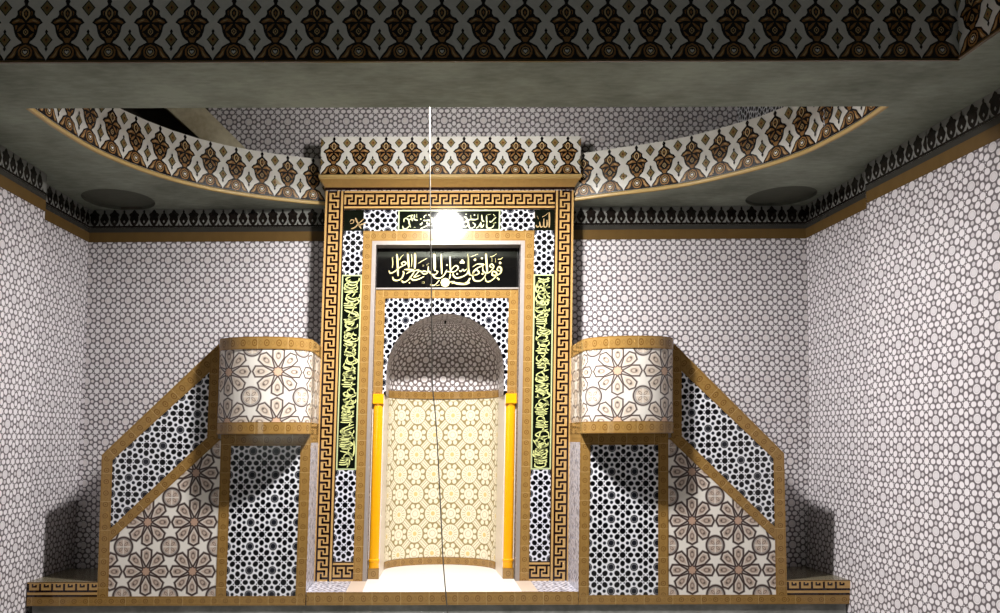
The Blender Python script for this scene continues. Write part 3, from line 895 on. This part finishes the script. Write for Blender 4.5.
# ------------------------------------------------------------------ the two pulpits
def minbar(s, label, wall_u):
    root = thing('minbar', label, 'pulpit', (U(s * 2.1), YF + .3, ZB + CAMZ), 'tiled stair pulpits')
    X = lambda u: U(s * u)
    P = lambda *pts: [(X(u), z) for u, z in pts]
    def fix(pts): return pts if s < 0 else pts
    def part(name, m, fn, **k): return one(name, m, root, fn, **k)
    # rail slab
    rail = [(3.02, ZB), (3.02, -.142), (2.012, .861), (1.2, .861), (1.2, ZB)]
    part('rail', 'pale', lambda b: b.prism(P(*rail), YF + .012, YF + .13))
    y0, y1 = YF, YF + .013
    def border(b):
        Q = lambda a, c, d, e: b.strip((X(a[0]), a[1]), (X(c[0]), c[1]), (X(d[0]), d[1]), (X(e[0]), e[1]), y0, y1, 'gold')
        Q((3.02, -1.377), (3.02, -.142), (2.925, -.19), (2.925, -1.377))
        Q((3.02, -.142), (2.103, .770), (2.103, .590), (2.925, -.19))
        Q((2.012, .0), (2.012, .861), (2.103, .770), (2.103, .012))
        Q((2.925, -.788), (2.103, .012), (1.982, -.004), (2.925, -.899))
        Q((1.892, -1.377), (1.892, .037), (1.982, .037), (1.982, -1.377))
        Q((1.283, .037), (1.892, .037), (1.892, -.065), (1.283, -.065))
        Q((1.195, -1.377), (1.195, .037), (1.283, .037), (1.283, -1.377))
        Q((1.195, ZB), (3.02, ZB), (3.02, -1.377), (1.195, -1.377))
    part('ochre_border', None, border)
    def panel(name, m, pts, ph, rot=0.0):
        pp_ = P(*pts); c, q = math.cos(rot), math.sin(rot)
        uvs = [((u - ph[0]) * -c + (z - ph[1]) * q, (u - ph[0]) * q + (z - ph[1]) * c) for u, z in pts]
        part(name, m, lambda b: b.prism(pp_, YF + .005, YF + .013, None, uvs))
    panel('rail_panel', 'bw', [(2.925, -.19), (2.925, -.788), (2.103, .012), (2.103, .590)], (2.78, -.343), .765)
    panel('rosette_panel', 'flower', [(2.925, -.899), (2.925, -1.377), (1.982, -1.377), (1.982, -.004)], (2.193, -.733))
    panel('front_panel', 'bw', [(1.283, -1.377), (1.892, -1.377), (1.892, -.065), (1.283, -.065)], (1.697, -.113) if s < 0 else (1.479, -.092))
    # inner return beside the niche
    def ret(b):
        x = X(1.197); x2 = X(1.29)
        for z0, z1, m in ((ZP, -.04, 'herring'), (-.04, .04, 'gold_plain')):
            b.face([(x, YF + .0, z0), (x, YM, z0), (x, YM, z1), (x, YF, z1)], None, m)
        b.face([(x2, YF + .13, ZP), (x2, YM, ZP), (x2, YM, .04), (x2, YF + .13, .04)], None, 'pale')
        b.face([(x, YM, ZP), (x2, YM, ZP), (x2, YM, .04), (x, YM, .04)], None, 'pale')
    part('return_panel', None, ret)
    # balcony drum
    N = 28
    DU, DV = .404, .275
    cu = (2.008 + 1.20) / 2
    plan = [(cu + DU * math.cos(pi * i / N), YF - DV * math.sin(pi * i / N) ** .85) for i in range(N + 1)] + [(1.20, YF + .17), (1.20, YF + .34), (1.20, YM - .002)]
    cm = [0]
    for i in range(len(plan) - 1): cm.append(cm[-1] + math.dist(plan[i], plan[i + 1]))
    mid_ = cm[N] / 2
    def drum_ring(z0, z1, off, mode):
        def f(b):
            for i in range(len(plan) - 1):
                q = []
                for j in (i, i + 1):
                    u, y = plan[j]
                    if j <= N: vx, vy = (u - cu) / DU, (y - YF) / DV
                    else: vx, vy = -1, 0
                    l = math.hypot(vx, vy) or 1
                    q.append((X(u + off * vx / l), y + off * vy / l))
                v = (-.04, .04) if mode == 'band' else (z0 - .572, z1 - .572)
                uu = [(cm[i] - mid_ - .15), (cm[i + 1] - mid_ - .15)]
                b.face([(*q[0], z0), (*q[1], z0), (*q[1], z1), (*q[0], z1)], [(uu[0], v[0]), (uu[1], v[0]), (uu[1], v[1]), (uu[0], v[1])])
                if mode == 'band':
                    c = [(X(plan[i][0]), plan[i][1]), (X(plan[i + 1][0]), plan[i + 1][1])]
                    for zz in (z0, z1): b.face([(*q[0], zz), (*q[1], zz), (*c[1], zz), (*c[0], zz)], [(0, 0)] * 4)
        return f
    bal = part('balcony', 'flower_drum', drum_ring(.042, .868, 0, 'body'))
    one('balcony_band', 'gold', bal, drum_ring(.765, .872, .006, 'band'))
    one('balcony_band', 'gold', bal, drum_ring(.038, .14, .006, 'band'))
    def inner(b):      # inside face, rim and floor of the balcony
        n = len(plan)
        ins = []
        for i, (u, y) in enumerate(plan):
            if i <= N: k = .82; ins.append((cu + (u - cu) * k, YF + (y - YF) * k + .0))
            else: ins.append((1.26, y))
        for i in range(n - 1):
            a, c = plan[i], plan[i + 1]; d, e = ins[i], ins[i + 1]
            b.face([(X(a[0]), a[1], .872), (X(c[0]), c[1], .872), (X(e[0]), e[1], .872), (X(d[0]), d[1], .872)])
            b.face([(X(d[0]), d[1], .12), (X(e[0]), e[1], .12), (X(e[0]), e[1], .872), (X(d[0]), d[1], .872)])
        fl = [(X(u), y) for u, y in plan[:N + 1]] + [(X(1.215), YM - .01), (X(1.215), 7.5), (X(2.008), 7.5)]
        b.face([(*p, .042) for p in fl]); b.face([(*p, .12) for p in fl[::-1]])
        for i in range(N, len(fl)):
            p, q = fl[i], fl[(i + 1) % len(fl)]
            b.face([(*p, .042), (*q, .042), (*q, .12), (*p, .12)])
    part('balcony_floor', 'pale', inner)
    # landing and stair behind the rail
    part('landing', 'step', lambda b: b.box(*sorted((X(3.02), X(wall_u))), YF + .012, 7.5, ZB, -1.252))
    part('landing_border', 'gold', lambda b: b.strip((X(3.02), ZB), (X(wall_u), ZB), (X(wall_u), -1.38), (X(3.02), -1.38), YF, YF + .012, None))
    def riser(b):
        a, c = sorted((X(3.02), X(wall_u)))
        b.prism([(a, -1.38), (c, -1.38), (c, -1.252), (a, -1.252)], YF, YF + .012, 'key_gold')
        e = YF - .0008
        r = lambda x0, x1, z0, z1: b.face([(x0, e, z0), (x1, e, z0), (x1, e, z1), (x0, e, z1)], m='key_dark')
        r(a, c, -1.380, -1.362); r(a, c, -1.340, -1.322)
        n = int((c - a) / .105)
        for q in range(n + 1):
            x = a + q * .105
            if x + .09 > c: break
            r(x, x + .018, -1.322, -1.265); r(x + .04, x + .085, -1.298, -1.284); r(x + .04, x + .054, -1.284, -1.268); r(x + .07, x + .085, -1.284, -1.274)
        r(a, c, -1.257, -1.252)
    part('landing_riser', None, riser)
    for q in range(1, 6):
        ua = 3.02 - (q - 1) * .2016; ub = ua - .2016
        part('stair_step', 'step', lambda b: b.box(*sorted((X(ua), X(ub))), YF + .131, 7.5, ZB, -1.252 + q * .2287))
    return root
minbar(-1, 'tiled stair pulpit with rounded balcony on the left of the prayer niche', 3.635)
minbar(1, 'tiled stair pulpit with rounded balcony on the right of the prayer niche', 3.575)

# ------------------------------------------------------------------ hanging cable and floodlight
b = MB()
path = [(.045, 5.42, 3.5), (.046, 5.42, 2.6), (.048, 5.42, 2.0), (.057, 5.42, 1.0), (.062, 5.42, .4), (.085, 5.42, .13), (.105, 5.41, -.25), (.12, 5.40, -.58), (.135, 5.38, -.9), (.17, 5.36, -1.3), (.20, 5.32, -1.66), (.3, 5.2, ZFL + .006), (.5, 5.0, ZFL + .006)]
sp = smooth_path(path, 6); n = 8; R_ = .0042
rings = []
for i, p in enumerate(sp):
    a = Vector(sp[max(0, i - 1)]); c = Vector(sp[min(len(sp) - 1, i + 1)]); d = (c - a).normalized()
    e1 = d.cross(Vector((0, 1, 0))).normalized(); e2 = d.cross(e1)
    rings.append([tuple(Vector(p) + (e1 * math.cos(2 * pi * k / n) + e2 * math.sin(2 * pi * k / n)) * R_) for k in range(n)])
for r0, r1 in zip(rings[:-1], rings[1:]):
    for k in range(n): b.face([r0[k], r0[(k + 1) % n], r1[(k + 1) % n], r1[k]])
cab = b.build('hanging_cable', 'cable', origin=(.5, 5.0, ZFL + CAMZ), smooth=True)
tag(cab, 'thin pale electric cable hanging from the ceiling opening down to the floor', 'cable')

LP = Vector((.30, 5.42, 2.60)); aim = Vector((.27, 5.85, .3))
fl = thing('floodlight', 'small work floodlight fixed behind the ceiling beam facing the prayer niche', 'lamp', (LP.x, 5.24, LP.z + CAMZ))
b = MB(); b.box(LP.x - .17, LP.x + .17, 5.27, 5.33, LP.z - .14, LP.z + .14); b.build('housing', 'metal', fl)
b = MB(); b.box(LP.x - .03, LP.x + .03, 5.228, 5.27, LP.z - .10, LP.z + .10); b.build('bracket', 'metal', fl)

def area(name, loc, target, sx, sy, watts, col):
    L = bpy.data.lights.new(name, 'AREA'); L.shape = 'RECTANGLE'; L.size = sx; L.size_y = sy
    L.energy = watts; L.color = col
    o = bpy.data.objects.new(name, L); COL.objects.link(o)
    o.location = (loc[0], loc[1], loc[2] + CAMZ)
    o.rotation_euler = (Vector(target) - Vector(loc)).to_track_quat('-Z', 'Y').to_euler()
    return o
area('flood_lens', (LP.x, LP.y - .06, LP.z), (LP.x, 7.0, 2.2), .22, .30, 33, (1, .96, .9))
area('flood_lamp', (LP.x, LP.y, LP.z + .02), (LP.x, LP.y - .12, .2), .28, .28, 455, (1, .975, .945))

H = bpy.data.lights.new('front_fill', 'AREA'); H.size = 1.2; H.energy = 16; H.color = (.95, 1.0, .92)  # added weak fill light behind the camera, not a fitting of the hall
ho = bpy.data.objects.new('front_fill_light', H); COL.objects.link(ho)
hl = Vector((-3.0, -2.5, .6)); ho.location = (hl.x, hl.y, hl.z + CAMZ)
ho.rotation_euler = (Vector((.5, 5, 1.2)) - hl).to_track_quat('-Z', 'Y').to_euler()

w = bpy.data.worlds.new('World'); scene.world = w; w.use_nodes = True
bg = w.node_tree.nodes['Background']; bg.inputs[0].default_value = (.80, .86, .80, 1); bg.inputs[1].default_value = .035

# ------------------------------------------------------------------ camera
cam = bpy.data.cameras.new('Camera'); co = bpy.data.objects.new('Camera', cam); COL.objects.link(co)
cam.sensor_width = 36; cam.lens = 36 * 765 / 1000; cam.clip_start = .05
cam.shift_x = (500 - 424.04) / 1000; cam.shift_y = (392.04 - 306.5) / 1000
yaw, pitch, roll = -.0004, .0601, -.0026
from mathutils import Matrix
right = Vector((math.cos(yaw), math.sin(yaw), 0)); fwd = Vector((-math.sin(yaw) * math.cos(pitch), math.cos(yaw) * math.cos(pitch), math.sin(pitch))); up = right.cross(fwd)
r2 = right * math.cos(roll) + up * math.sin(roll); u2 = up * math.cos(roll) - right * math.sin(roll)
co.matrix_world = Matrix(((r2.x, u2.x, -fwd.x, 0), (r2.y, u2.y, -fwd.y, 0), (r2.z, u2.z, -fwd.z, CAMZ), (0, 0, 0, 1)))
scene.camera = co
for o in COL.objects:
    if '_o' in o: del o['_o']
vs = scene.view_settings
vs.view_transform = 'Standard'; vs.look = 'None'; vs.gamma = 1; vs.use_curve_mapping = False; vs.exposure = 0
